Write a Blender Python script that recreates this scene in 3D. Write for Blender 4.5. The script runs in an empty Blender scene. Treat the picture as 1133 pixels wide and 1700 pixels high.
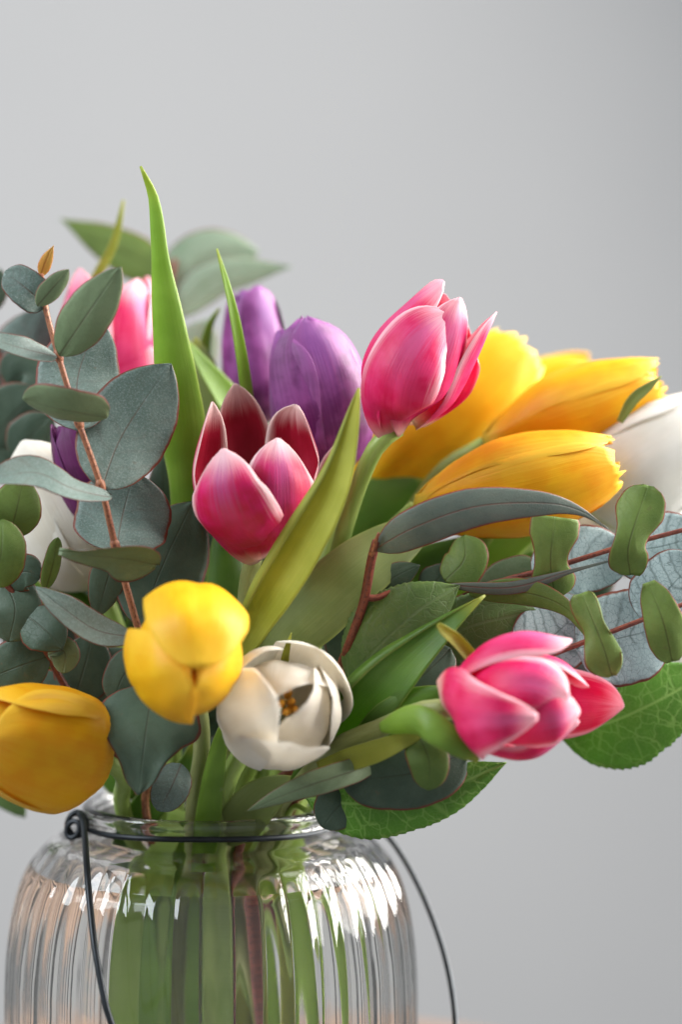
import bpy, math, random
from mathutils import Vector, Matrix
R = math.radians
random.seed(7)
SC = bpy.context.scene
COL = SC.collection

# ------------------------------------------------------------------ camera
PX_W, PX_H = 1133.0, 1700.0
S = 0.25 / PX_W                       # metres per pixel on a plane 1 m away
RIM_Z = 0.165                         # height of the jar rim above the table
CAM = Vector((0.048, -1.0, RIM_Z + 0.160))
PITCH = R(3.0)
cd = bpy.data.cameras.new('camera')
cam = bpy.data.objects.new('camera', cd); COL.objects.link(cam)
cam.location = CAM
cam.rotation_euler = (R(90) - PITCH, 0, 0)
cd.sensor_fit = 'VERTICAL'
cd.sensor_height = 36.0
cd.lens = 36.0 / (PX_H * S)
cd.clip_start = 0.01
cd.clip_end = 50
cd.dof.use_dof = True
cd.dof.focus_distance = 0.945
cd.dof.aperture_fstop = 3.6
cd.dof.aperture_blades = 9
SC.camera = cam

# ------------------------------------------------------------------ light
w = bpy.data.worlds.new('World'); SC.world = w; w.use_nodes = True
bg = w.node_tree.nodes['Background']
bg.inputs['Color'].default_value = (0.93, 0.97, 1.0, 1)
bg.inputs['Strength'].default_value = 0.37

def pane_light(name, loc, target, sx, sy, energy, col):
    l = bpy.data.lights.new(name, 'AREA'); l.shape = 'RECTANGLE'
    l.size = sx; l.size_y = sy; l.energy = energy; l.color = col
    o = bpy.data.objects.new(name, l); COL.objects.link(o)
    o.location = loc
    d = (Vector(target) - Vector(loc)).normalized()
    o.rotation_euler = d.to_track_quat('-Z', 'Y').to_euler()
    o['kind'] = 'helper'
    return o
# a tall window to the right of the jar: two columns of three panes
WDIR = Vector((-1, -0.43, -0.36)).normalized()
WC = Vector((0.95, 0.22, 0.82))
WU = Vector((0, 0, 1)); WS = WDIR.cross(WU).normalized(); WU = WS.cross(WDIR).normalized()
for i in range(2):
    for j in range(3):
        c = WC + WS * ((i - .5) * 0.56) + WU * ((j - 1) * 0.44)
        pane_light('window_pane_light', c, c + WDIR, 0.50, 0.39, 14.5, (1.0, 0.975, 0.93))
# a second, weaker window on the other side, farther off, that also lights the wall
c = Vector((-1.15, -0.45, 1.15))
pane_light('side_window_light', c, (0, .25, .30), 0.8, 1.0, 33.0, (0.88, 0.95, 1.0))

SC.view_settings.view_transform = 'Standard'
SC.view_settings.look = 'None'
SC.view_settings.exposure = 0.08
SC.view_settings.gamma = 1.0
SC.view_settings.use_curve_mapping = False
cy = SC.cycles
cy.max_bounces = 14; cy.diffuse_bounces = 4; cy.glossy_bounces = 6
cy.transmission_bounces = 12; cy.transparent_max_bounces = 8
cy.caustics_reflective = True; cy.caustics_refractive = True
cy.blur_glossy = 1.0
cy.sample_clamp_indirect = 6.0
cy.use_denoising = True

# ------------------------------------------------------------------ helpers
CP, SP = math.cos(PITCH), math.sin(PITCH)
def P(px, py, d=0.0):
    """the point on the sight line of a pixel of the photograph that lies d centimetres behind the jar's axis"""
    x = (px - PX_W / 2) * S; y = -(py - PX_H / 2) * S
    v = Vector((x, CP + y * SP, -SP + y * CP))
    k = (d * 0.01 - CAM.y) / v.y
    return CAM + v * k

def tag(o, label=None, cat=None, group=None, kind=None):
    if label: o['label'] = label
    if cat: o['category'] = cat
    if group: o['group'] = group
    if kind: o['kind'] = kind
    return o

def empty(name, loc=(0, 0, 0)):
    o = bpy.data.objects.new(name, None); COL.objects.link(o)
    o.location = loc; o.empty_display_size = 0.01
    return o

def mesh_obj(name, verts, faces, mats, parent=None, smooth=True, fmat=None, uvs=None):
    me = bpy.data.meshes.new(name)
    off = parent.location if parent and parent.type == 'EMPTY' else Vector()
    me.from_pydata([tuple(Vector(v) - off) for v in verts], [], faces)
    for m in mats: me.materials.append(m)
    if smooth: me.polygons.foreach_set('use_smooth', [True] * len(faces))
    if fmat: me.polygons.foreach_set('material_index', fmat)
    if uvs:
        for un, data in uvs.items():
            lay = me.uv_layers.new(name=un)
            vi = [0] * len(me.loops); me.loops.foreach_get('vertex_index', vi)
            flat = []
            for k in vi: flat.extend(data[k])
            lay.data.foreach_set('uv', flat)
    me.update()
    o = bpy.data.objects.new(name, me); COL.objects.link(o)
    if parent: o.parent = parent
    return o

def spline(pts, n):
    """Catmull-Rom through pts, n+1 samples equally spaced by length"""
    p = [Vector(q) for q in pts]
    if len(p) == 2: p.insert(1, (p[0] + p[1]) / 2)
    e = [p[0] * 2 - p[1]] + p + [p[-1] * 2 - p[-2]]
    fine = []
    for i in range(1, len(e) - 2):
        a, b, c, d = e[i-1], e[i], e[i+1], e[i+2]
        for k in range(16):
            t = k / 16
            fine.append(0.5 * ((2*b) + (c-a)*t + (2*a-5*b+4*c-d)*t*t + (3*b-a-3*c+d)*t*t*t))
    fine.append(e[-2])
    L = [0]
    for i in range(1, len(fine)): L.append(L[-1] + (fine[i] - fine[i-1]).length)
    out = []; j = 0
    for k in range(n + 1):
        s = L[-1] * k / n
        while j < len(L) - 2 and L[j+1] < s: j += 1
        f = (s - L[j]) / max(L[j+1] - L[j], 1e-9)
        out.append(fine[j].lerp(fine[j+1], min(max(f, 0), 1)))
    return out, L[-1]

def tab(table, t):
    for i in range(len(table) - 1):
        a, b = table[i], table[i+1]
        if t <= b[0]:
            f = (t - a[0]) / (b[0] - a[0]) if b[0] > a[0] else 0
            # smooth monotone-ish interpolation through neighbours
            m0 = (b[1] - table[i-1][1]) / (b[0] - table[i-1][0]) if i > 0 else (b[1]-a[1])/(b[0]-a[0])
            m1 = (table[i+2][1] - a[1]) / (table[i+2][0] - a[0]) if i + 2 < len(table) else (b[1]-a[1])/(b[0]-a[0])
            h = b[0] - a[0]
            return max(0.0, (2*f**3-3*f*f+1)*a[1] + (f**3-2*f*f+f)*h*m0 + (-2*f**3+3*f*f)*b[1] + (f**3-f*f)*h*m1)
    return table[-1][1]

PROF = {
 'petal': [(0,.34),(.1,.60),(.25,.86),(.45,1),(.65,.96),(.8,.78),(.9,.54),(.97,.24),(1,.05)],
 'petal_round': [(0,.36),(.1,.62),(.25,.88),(.45,1),(.7,.99),(.85,.84),(.94,.56),(.985,.26),(1,.10)],
 'petal_ragged': [(0,.30),(.1,.50),(.25,.75),(.5,1),(.75,.96),(.9,.78),(.97,.55),(1,.42)],
 'euc': [(0,.06),(.04,.34),(.14,.68),(.3,.95),(.45,1),(.62,.93),(.8,.68),(.92,.36),(1,.02)],
 'round': [(0,.08),(.03,.40),(.1,.68),(.25,.93),(.45,1),(.7,.93),(.86,.70),(.96,.36),(1,.06)],
 'lance': [(0,.10),(.05,.45),(.15,.80),(.3,1),(.5,.93),(.7,.66),(.85,.33),(.95,.10),(1,.02)],
 'tulip': [(0,.55),(.2,.85),(.4,1),(.6,.92),(.8,.60),(.93,.25),(1,.04)],
 'salal': [(0,.05),(.06,.40),(.18,.78),(.35,1),(.5,.97),(.7,.74),(.87,.38),(.96,.12),(1,.01)],
}
def vnoise(a, b, seed):
    return (math.sin(a*2.1+seed*1.7) + math.sin(b*3.3+seed*2.9+a*1.3) + math.sin((a+b)*4.7+seed*.7)*.5) / 2.5

def ribbon(name, parent, pts, W, prof, mats, A=0.3, roll=0.0, axis=None, wave=(0, 2, 0), th=0.00045,
           n=(26, 12), serr=0.0, fold=0.0, px=True, lump=0.0, seed=0, rag=0.0, tipcurl=0.0, lip=None):
    """a leaf or petal: a blade swept along a spine.  W = full width (px at its depth, or metres when px is False);
    A = half angle of the cross-section's arc (positive: convex on the upper side); roll = turn about the spine."""
    if px:
        p3 = [P(*q[:3]) for q in pts]
    else:
        p3 = [Vector(q) for q in pts]
    nt, ns = n
    sp, L = spline(p3, nt)
    rolls = roll if isinstance(roll, (list, tuple)) else [roll, roll]
    tabl = PROF[prof] if isinstance(prof, str) else prof
    fr, bk, u1, u2 = [], [], [], []
    prevN = None
    for i in range(nt + 1):
        t = i / nt
        p = sp[i]
        T = (sp[min(i+1, nt)] - sp[max(i-1, 0)]).normalized()
        if axis:
            b, a = axis
            ref = (p - b) - a * (p - b).dot(a)
            if ref.length < 1e-5: ref = CAM - p
        else:
            ref = CAM - p
        N = ref - T * ref.dot(T)
        if N.length < 1e-6: N = prevN or Vector((0, 0, 1))
        N.normalize()
        if prevN is not None:
            N = (N + prevN * 1.2); N = (N - T * N.dot(T)).normalized()
        prevN = N
        k = t * (len(rolls) - 1); j = min(int(k), len(rolls) - 2)
        ro = R(rolls[j] + (rolls[j+1] - rolls[j]) * (k - j))
        N = Matrix.Rotation(ro, 3, T) @ N
        Sd = T.cross(N).normalized()
        sc = (S * (p.y - CAM.y)) if px else 1.0
        wf = tab(tabl, t)
        if serr: wf *= 1 + serr * (((t * 26) % 1.0) - .5) * (1 if wf > .1 else 0)
        if not axis: wf *= 1 + .03 * vnoise(t * 9, seed, seed * 1.3 + W)
        hw = 0.5 * W * sc * wf
        mx = 0.5 * W * sc
        At = A * (0.35 + 0.65 * min(1, wf / max(1e-6, max(q[1] for q in tabl))))
        if abs(At) < 1e-3: At = 1e-3
        rho = hw / At
        thk = th
        for j in range(ns + 1):
            s = -1 + 2 * j / ns
            th_ = s * At
            q = p + Sd * (rho * math.sin(th_)) - N * (rho * (1 - math.cos(th_)))
            if lip and s * lip[0] > lip[1]:
                tl = lip[1] * lip[0] * At
                f0 = p + Sd * (rho * math.sin(tl)) - N * (rho * (1 - math.cos(tl)))
                dv = Sd * (lip[0] * math.cos(R(lip[2]))) + N * math.sin(R(lip[2]))
                q = f0 + dv * ((abs(s) - lip[1]) * hw)
            off = 0.0
            if wave[0]:
                off += wave[0] * mx * s * s * math.sin(6.283 * wave[1] * t + wave[2] + (1.9 if s > 0 else 0))
            if fold: off += fold * hw * abs(s)
            if lump: off += lump * mx * vnoise(t * 5, s * 2.2, seed)
            if axis: off -= 0.035 * mx * math.exp(-(s / .13) ** 2) * math.sin(math.pi * min(1, t * 1.05))
            if tipcurl: off += tipcurl * mx * max(0, (t - .8) / .2) ** 2
            q = q + N * off
            if rag and t > .9:
                q = q + T * (rag * mx * (t - .9) * 10 * (vnoise(s * 6, 3, seed) + .5 * math.sin(s * 17 + seed)))
            e = thk * (1 - 0.75 * s ** 4) * (0.4 + 0.6 * min(1, 8 * (1 - t) + .1))
            fr.append(q + N * e * .5); bk.append(q - N * e * .5)
            u1.append(((s + 1) / 2, t)); u2.append((s * hw * 100, t * L * 100))
    m = ns + 1; nv = len(fr); faces = []; fm = []
    for i in range(nt):
        for j in range(ns):
            a = i*m + j
            faces.append((a, a+1, a+m+1, a+m)); fm.append(0)
            faces.append((nv+a, nv+a+m, nv+a+m+1, nv+a+1)); fm.append(1)
    ring = [j for j in range(ns)] + [i*m+ns for i in range(nt)] + [nt*m+j for j in range(ns, 0, -1)] + [i*m for i in range(nt, 0, -1)]
    for k in range(len(ring)):
        a, b = ring[k], ring[(k+1) % len(ring)]
        faces.append((a, nv+a, nv+b, b)); fm.append(0)
    if len(mats) == 1: mats = [mats[0], mats[0]]
    return mesh_obj(name, fr + bk, faces, mats, parent, True, fm, {'st': u1 + u1, 'met': u2 + u2})

def tube(name, parent, pts, r, mat, n=40, sides=12, caps=True, knob=None):
    sp, L = spline(pts, n)
    rt = r if isinstance(r, (list, tuple)) else [r, r]
    vs, fs, uv = [], [], []
    N = None
    for i in range(n + 1):
        T = (sp[min(i+1, n)] - sp[max(i-1, 0)]).normalized()
        if N is None:
            N = T.orthogonal().normalized()
        N = (N - T * N.dot(T)).normalized(); B = T.cross(N)
        k = i / n * (len(rt) - 1); j = min(int(k), len(rt) - 2)
        rr = rt[j] + (rt[j+1] - rt[j]) * (k - j)
        for s in range(sides):
            a = 6.28319 * s / sides
            vs.append(sp[i] + (N * math.cos(a) + B * math.sin(a)) * rr)
            uv.append((s / sides, i / n * L * 100))
    for i in range(n):
        for s in range(sides):
            a = i*sides + s; b = i*sides + (s+1) % sides
            fs.append((a, b, b+sides, a+sides))
    if caps:
        fs.append(tuple(range(sides-1, -1, -1))); fs.append(tuple(range(n*sides, (n+1)*sides)))
    return mesh_obj(name, vs, fs, [mat], parent, True, None, {'st': uv, 'met': uv})

# ------------------------------------------------------------------ materials
class NT:
    def __init__(s, name):
        s.m = bpy.data.materials.new(name); s.m.use_nodes = True
        s.t = s.m.node_tree; s.t.nodes.clear()
        s.out = s.t.nodes.new('ShaderNodeOutputMaterial')
    def n(s, ty, **k):
        o = s.t.nodes.new(ty)
        for a, b in k.items(): setattr(o, a, b)
        return o
    def put(s, sock, v):
        if isinstance(v, bpy.types.NodeSocket): s.t.links.new(v, sock)
        elif isinstance(v, (tuple, list)) and sock.type == 'RGBA' and len(v) == 3: sock.default_value = (*v, 1)
        else: sock.default_value = v
    def math(s, op, a, b=0.0, c=0.0, clamp=False):
        o = s.n('ShaderNodeMath', operation=op, use_clamp=clamp)
        for i, v in enumerate((a, b, c)): s.put(o.inputs[i], v)
        return o.outputs[0]
    def step(s, x, lo, hi, a=0.0, b=1.0):
        o = s.n('ShaderNodeMapRange', interpolation_type='SMOOTHSTEP')
        for i, v in enumerate((x, lo, hi, a, b)): s.put(o.inputs[i], v)
        return o.outputs[0]
    def mix(s, f, a, b, mode='MIX'):
        o = s.n('ShaderNodeMix', data_type='RGBA', blend_type=mode)
        s.put(o.inputs[0], f); s.put(o.inputs[6], a); s.put(o.inputs[7], b)
        return o.outputs[2]
    def xyz(s, x, y, z=0.0):
        o = s.n('ShaderNodeCombineXYZ')
        for i, v in enumerate((x, y, z)): s.put(o.inputs[i], v)
        return o.outputs[0]
    def uv(s, name):
        o = s.n('ShaderNodeUVMap', uv_map=name); q = s.n('ShaderNodeSeparateXYZ')
        s.t.links.new(o.outputs[0], q.inputs[0]); return q.outputs[0], q.outputs[1]
    def rnd(s): return s.n('ShaderNodeObjectInfo').outputs['Random']
    def noise(s, vec, scale=1.0, detail=3.0, rough=.55):
        o = s.n('ShaderNodeTexNoise'); s.put(o.inputs['Vector'], vec)
        o.inputs['Scale'].default_value = scale; o.inputs['Detail'].default_value = detail
        o.inputs['Roughness'].default_value = rough
        return o.outputs[0]
    def voro(s, vec, scale, feature='DISTANCE_TO_EDGE', rand=1.0):
        o = s.n('ShaderNodeTexVoronoi', feature=feature); s.put(o.inputs['Vector'], vec)
        o.inputs['Scale'].default_value = scale; o.inputs['Randomness'].default_value = rand
        return o.outputs[0]
    def bump(s, h, strength, dist=0.001):
        o = s.n('ShaderNodeBump'); s.put(o.inputs['Height'], h)
        o.inputs['Strength'].default_value = strength; o.inputs['Distance'].default_value = dist
        return o.outputs[0]
    def leafy(s, col, tcol, trans, rough=.5, spec=.4, normal=None, coat=0.0, sheen=0.0):
        p = s.n('ShaderNodeBsdfPrincipled')
        s.put(p.inputs['Base Color'], col); s.put(p.inputs['Roughness'], rough)
        p.inputs['Specular IOR Level'].default_value = spec
        if sheen: p.inputs['Sheen Weight'].default_value = sheen
        if normal: s.t.links.new(normal, p.inputs['Normal'])
        sh = p.outputs[0]
        if trans:
            tr = s.n('ShaderNodeBsdfTranslucent'); s.put(tr.inputs['Color'], tcol)
            if normal: s.t.links.new(normal, tr.inputs['Normal'])
            mx = s.n('ShaderNodeMixShader'); s.put(mx.inputs[0], trans)
            s.t.links.new(sh, mx.inputs[1]); s.t.links.new(tr.outputs[0], mx.inputs[2]); sh = mx.outputs[0]
        s.t.links.new(sh, s.out.inputs['Surface'])
        return s.m

def petal_mat(name, deep, light, edge, base, edge_amt=1.0, trans=.35, base_h=.16, e0=.55, blush=None, rough=.45, tsat=None, sheen=.0):
    k = NT(name); x, t = k.uv('st'); mx_, my_ = k.uv('met'); rn = k.math('MULTIPLY', k.rnd(), 31.0)
    sx = k.math('ABSOLUTE', k.math('MULTIPLY_ADD', x, 2.0, -1.0))
    # streaks fan out from the base: follow the normalised across-coordinate
    st = k.noise(k.xyz(k.math('MULTIPLY', x, 42.0), k.math('MULTIPLY', t, 2.2), rn), 1.0, 4.0, .6)
    st2 = k.noise(k.xyz(k.math('MULTIPLY', x, 110.0), k.math('MULTIPLY', t, 5.0), rn), 1.0, 2.0, .6)
    bl = k.noise(k.xyz(mx_, my_, rn), .9, 3.0)
    stc = k.math('ADD', k.math('MULTIPLY_ADD', st, 1.5, -.75), k.math('MULTIPLY_ADD', st2, .6, -.3))
    col = k.mix(k.math('ADD', k.step(bl, .35, .65), stc, clamp=True), deep, light)
    if blush:
        c0 = k.math('MULTIPLY', k.step(k.math('ADD', sx, k.math('MULTIPLY', stc, .6)), .5, .0), k.step(t, .35, .85))
        col = k.mix(k.math('MULTIPLY', c0, .75), col, blush)
    e = k.math('MULTIPLY', k.step(k.math('MULTIPLY_ADD', stc, .30, sx), e0, 1.0), k.step(t, .15, .65))
    tp = k.step(k.math('MULTIPLY_ADD', stc, .12, t), .80, 1.0)
    m = k.math('MULTIPLY', k.math('MAXIMUM', e, k.math('MULTIPLY', tp, .88)), edge_amt)
    col = k.mix(m, col, edge)
    col = k.mix(k.step(k.math('MULTIPLY_ADD', stc, .06, t), base_h, .0, 0, .85), col, base)
    h = k.math('MULTIPLY_ADD', st2, .5, st)
    nr = k.bump(h, .32, .0006)
    tc = k.mix(.5, col, tsat) if tsat else col
    return k.leafy(col, tc, trans, rough, .35, nr, sheen=sheen)

def euc_mat(name, c1, c2, edge=(.16, .035, .02), vein=(.10, .05, .035), veincol=(.30, .38, .36), trans=.12, rough=.5, waxy=.6, net=.5, spec=.35):
    k = NT(name); x, t = k.uv('st'); mx_, my_ = k.uv('met'); rn = k.math('MULTIPLY', k.rnd(), 17.0)
    sg = k.math('MULTIPLY_ADD', x, 2.0, -1.0); sx = k.math('ABSOLUTE', sg)
    v = k.xyz(mx_, my_, rn)
    big = k.noise(v, .8, 4.0); fine = k.noise(v, 14.0, 5.0, .75); spk = k.noise(v, 45.0, 2.0)
    col = k.mix(k.step(k.math('MULTIPLY_ADD', k.rnd(), .25, big), .40, .80), c1, c2)
    col = k.mix(k.math('MULTIPLY', k.step(fine, .45, .75), waxy * .55), col, veincol)
    col = k.mix(k.math('MULTIPLY', k.step(spk, .58, .75), waxy * .35), col, veincol)
    col = k.mix(k.math('MULTIPLY', k.step(fine, .45, .22), .45), col, k.mix(.5, c1, (.02, .03, .02)))
    # side veins: pairs running from the midrib obliquely forward, bent by noise
    ph = k.math('ADD', k.math('MULTIPLY', t, 46.0), k.math('MULTIPLY', sx, -9.0))
    ph = k.math('ADD', ph, k.math('MULTIPLY', k.noise(v, 1.3, 2.0), 7.0))
    lv = k.math('POWER', k.math('ABSOLUTE', k.math('SINE', k.math('MULTIPLY', ph, .5))), 14.0)
    lv = k.math('MULTIPLY', lv, k.step(big, .35, .6))
    vor = k.voro(k.xyz(k.math('MULTIPLY_ADD', fine, .12, mx_), my_, rn), 5.5)
    nt_ = k.step(vor, .05, .0)
    col = k.mix(k.math('MULTIPLY', nt_, .30 * net), col, vein)
    col = k.mix(k.math('MULTIPLY', lv, .28 * net), col, vein)
    mid = k.step(k.math('ABSOLUTE', k.math('MULTIPLY_ADD', fine, .03, mx_)), .040, .008)
    col = k.mix(k.math('MULTIPLY', mid, k.step(t, .95, .45, 0, .62)), col, vein)
    # blemishes
    ble = k.step(k.noise(v, 3.2, 2.0), .70, .78)
    col = k.mix(k.math('MULTIPLY', ble, .35), col, (.14, .09, .05))
    em = k.step(k.math('MULTIPLY_ADD', k.noise(v, 4.0, 2.0), .06, sx), .955, 1.0)
    col = k.mix(em, col, edge)
    h = k.math('ADD', k.math('MULTIPLY', fine, .6), k.math('ADD', k.math('MULTIPLY', nt_, -.35), k.math('MULTIPLY', mid, -1.0)))
    nr = k.bump(h, .35, .0005)
    return k.leafy(col, k.mix(.6, col, (.16, .28, .03)), trans, rough, spec, nr)

def tulip_leaf_mat(name, c1, c2, tc, trans=.38, rough=.38):
    k = NT(name); x, t = k.uv('st'); mx_, my_ = k.uv('met'); rn = k.math('MULTIPLY', k.rnd(), 23.0)
    st = k.noise(k.xyz(k.math('MULTIPLY', x, 34.0), k.math('MULTIPLY', my_, .35), rn), 1.0, 4.0, .65)
    fine = k.noise(k.xyz(k.math('MULTIPLY', x, 120.0), k.math('MULTIPLY', my_, .6), rn), 1.0, 2.0)
    big = k.noise(k.xyz(mx_, my_, rn), .55, 3.0)
    f = k.math('ADD', k.math('MULTIPLY_ADD', st, 1.5, -.75), k.step(big, .3, .7), clamp=True)
    col = k.mix(f, c1, c2)
    sx = k.math('ABSOLUTE', k.math('MULTIPLY_ADD', x, 2.0, -1.0))
    col = k.mix(k.step(sx, .90, 1.0, 0, .6), col, (.40, .46, .12))
    col = k.mix(k.step(t, .86, 1.0, 0, .75), col, (.44, .43, .06))
    sp = k.noise(k.xyz(mx_, my_, rn), 9.0, 3.0)
    col = k.mix(k.step(sp, .62, .75, 0, .25), col, (.30, .34, .16))
    nr = k.bump(k.math('MULTIPLY_ADD', fine, .5, st), .30, .0005)
    return k.leafy(col, tc, trans, rough, .4, nr)

def salal_mat(name, c1, c2, veinc, trans=.3, rough=.4):
    k = NT(name); x, t = k.uv('st'); mx_, my_ = k.uv('met'); rn = k.math('MULTIPLY', k.rnd(), 23.0)
    sx = k.math('ABSOLUTE', k.math('MULTIPLY_ADD', x, 2.0, -1.0))
    v = k.xyz(mx_, my_, rn); wob = k.noise(v, 1.6, 2.0)
    big = k.noise(v, .6, 3.0)
    col = k.mix(k.step(big, .35, .65), c1, c2)
    amx = k.math('ABSOLUTE', mx_)
    ph = k.math('ADD', k.math('MULTIPLY_ADD', amx, -.75, my_), k.math('MULTIPLY', wob, .8))
    d1 = k.math('ABSOLUTE', k.math('SUBTRACT', k.math('FRACT', k.math('MULTIPLY', ph, .95)), .5))
    lat = k.step(d1, .05, .0)
    warp = k.xyz(k.math('MULTIPLY_ADD', wob, .8, mx_), my_, rn)
    n1 = k.step(k.voro(warp, 1.5), .055, .005); n2 = k.step(k.voro(warp, 5.5), .07, .0)
    mid = k.step(amx, .075, .02)
    vn = k.math('MAXIMUM', k.math('MAXIMUM', mid, k.math('MULTIPLY', lat, .9)), k.math('MULTIPLY', n1, .65))
    col = k.mix(k.math('MULTIPLY', n2, .22), col, veinc)
    col = k.mix(k.math('MULTIPLY', vn, .75), col, veinc)
    nr = k.bump(k.math('ADD', k.math('MULTIPLY', vn, -1.0), k.math('MULTIPLY', n2, -.4)), .25, .0007)
    return k.leafy(col, k.mix(.5, col, (.22, .42, .02)), trans, rough, .45, nr)

def stem_mat(name, c1, c2, rough=.4, trans=.0, spot=None):
    k = NT(name); x, y = k.uv('met'); rn = k.math('MULTIPLY', k.rnd(), 23.0)
    f = k.noise(k.xyz(k.math('MULTIPLY', x, 9.0), k.math('MULTIPLY', y, .5), rn), 1.0, 4.0)
    col = k.mix(k.step(f, .35, .65), c1, c2)
    g = k.noise(k.xyz(k.math('MULTIPLY', x, 8.0), k.math('MULTIPLY', y, 8.0), rn), 1.0, 4.0)
    if spot: col = k.mix(k.step(g, .46, .62, 0, .75), col, spot)
    return k.leafy(col, col, trans, rough, .4, k.bump(g, .3, .0005))

M = {}
M['pink'] = petal_mat('petal_pink', (.70, .008, .110), (.76, .040, .185), (.92, .60, .66), (.84, .58, .52), .95, e0=.66, blush=(.66, .15, .36))
M['pink_in'] = petal_mat('petal_pink_inside', (.66, .006, .070), (.72, .015, .11), (.90, .50, .56), (.75, .6, .3), .95, e0=.70)
M['crim'] = petal_mat('petal_crimson', (.52, .005, .060), (.62, .010, .14), (.90, .68, .68), (.75, .5, .45), .85, e0=.72, blush=(.46, .09, .27), trans=.22)
M['crim_in'] = petal_mat('petal_crimson_inside', (.33, .004, .022), (.40, .008, .035), (.88, .66, .62), (.6, .4, .1), 1.0, e0=.70, trans=.22)
M['purple'] = petal_mat('petal_purple', (.125, .014, .110), (.27, .060, .25), (.36, .13, .37), (.34, .13, .27), .5, e0=.5, blush=(.24, .075, .30), trans=.16)
M['plum'] = petal_mat('petal_plum', (.075, .006, .050), (.13, .012, .095), (.16, .03, .15), (.1, .02, .05), .5, e0=.6, trans=.2)
M['yellow'] = petal_mat('petal_yellow', (.88, .53, .008), (.92, .62, .016), (.93, .70, .07), (.75, .66, .08), .6, e0=.4, trans=.42, tsat=(.9, .5, .0))
M['yellow_warm'] = petal_mat('petal_warm_yellow', (.88, .43, .005), (.92, .54, .010), (.94, .68, .07), (.70, .62, .09), .7, e0=.45, trans=.38, tsat=(.9, .42, .0))
M['white'] = petal_mat('petal_white', (.87, .82, .72), (.90, .86, .78), (.93, .90, .84), (.74, .74, .48), .8, e0=.5, trans=.46, rough=.5)
M['pure_white'] = petal_mat('petal_pure_white', (.84, .83, .79), (.87, .86, .83), (.9, .89, .87), (.78, .76, .42), .8, e0=.5, trans=.5, rough=.5)
M['euc'] = euc_mat('eucalyptus_bluish', (.090, .136, .115), (.150, .207, .180), waxy=.9, veincol=(.36, .43, .42))
M['euc_pale'] = euc_mat('eucalyptus_pale_blue', (.27, .36, .37), (.38, .48, .49), veincol=(.60, .68, .70), vein=(.07, .11, .11), net=2.2, rough=.45)
M['euc_green'] = euc_mat('eucalyptus_green_underside', (.110, .180, .035), (.175, .260, .055), veincol=(.24, .32, .13), vein=(.07, .07, .02), trans=.25, waxy=.35, net=.35, edge=(.22, .05, .03))
M['euc_sage'] = euc_mat('eucalyptus_sage', (.150, .210, .105), (.210, .280, .150), veincol=(.32, .38, .27), vein=(.10, .07, .05), trans=.2, waxy=.5, net=.25, edge=(.24, .07, .06))
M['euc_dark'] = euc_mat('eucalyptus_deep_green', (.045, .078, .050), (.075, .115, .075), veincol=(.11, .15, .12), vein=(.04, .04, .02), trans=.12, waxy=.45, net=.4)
M['euc_grey'] = euc_mat('eucalyptus_grey_green', (.075, .100, .085), (.110, .135, .110), veincol=(.15, .18, .16), vein=(.15, .04, .03), trans=.1, waxy=.35, net=.2, edge=(.20, .03, .015))
M['euc_backlit'] = euc_mat('eucalyptus_backlit', (.26, .37, .25), (.34, .45, .33), veincol=(.40, .50, .40), vein=(.2, .25, .15), trans=.3, waxy=.3, net=.2)  # back-branch leaves, colour lightened to paint in the light coming through them
M['euc_orange'] = euc_mat('eucalyptus_young_orange', (.70, .24, .05), (.75, .40, .09), veincol=(.6, .35, .1), vein=(.4, .1, .02), trans=.3, waxy=.3, net=.2, edge=(.5, .08, .03))
M['tleaf'] = tulip_leaf_mat('tulip_leaf_green', (.170, .300, .040), (.250, .410, .065), (.42, .60, .03))
M['tleaf_y'] = tulip_leaf_mat('tulip_leaf_yellow_green', (.260, .290, .035), (.360, .385, .065), (.54, .54, .04), .32, .5)
M['tleaf_p'] = tulip_leaf_mat('tulip_leaf_greyish', (.190, .245, .075), (.270, .320, .115), (.36, .44, .08), .28, .5)
M['tleaf_d'] = tulip_leaf_mat('tulip_leaf_deep_green', (.070, .150, .020), (.110, .215, .030), (.22, .42, .02), .35, .35)
M['salal'] = salal_mat('lemon_leaf_green', (.085, .215, .020), (.120, .290, .030), (.33, .50, .13))
M['salal_d'] = salal_mat('lemon_leaf_dull_green', (.085, .150, .040), (.115, .190, .050), (.14, .20, .08), trans=.2)
M['jleaf'] = tulip_leaf_mat('tulip_leaf_lime', (.33, .48, .10), (.46, .60, .18), (.55, .72, .12), .45, .5)
M['stem'] = stem_mat('tulip_stem_green', (.260, .370, .075), (.360, .470, .130), .42, .2)
M['stem_p'] = stem_mat('tulip_stem_pale', (.270, .300, .100), (.340, .370, .150), .45, .15)
M['twig'] = stem_mat('twig_red_brown', (.135, .028, .018), (.230, .060, .032), .5, 0, (.07, .018, .012))
M['twig_l'] = stem_mat('twig_orange_brown', (.260, .080, .036), (.380, .165, .080), .5, 0, (.11, .032, .020))
M['anther'] = stem_mat('anther_orange', (.62, .28, .02), (.72, .38, .05), .7)

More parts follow.
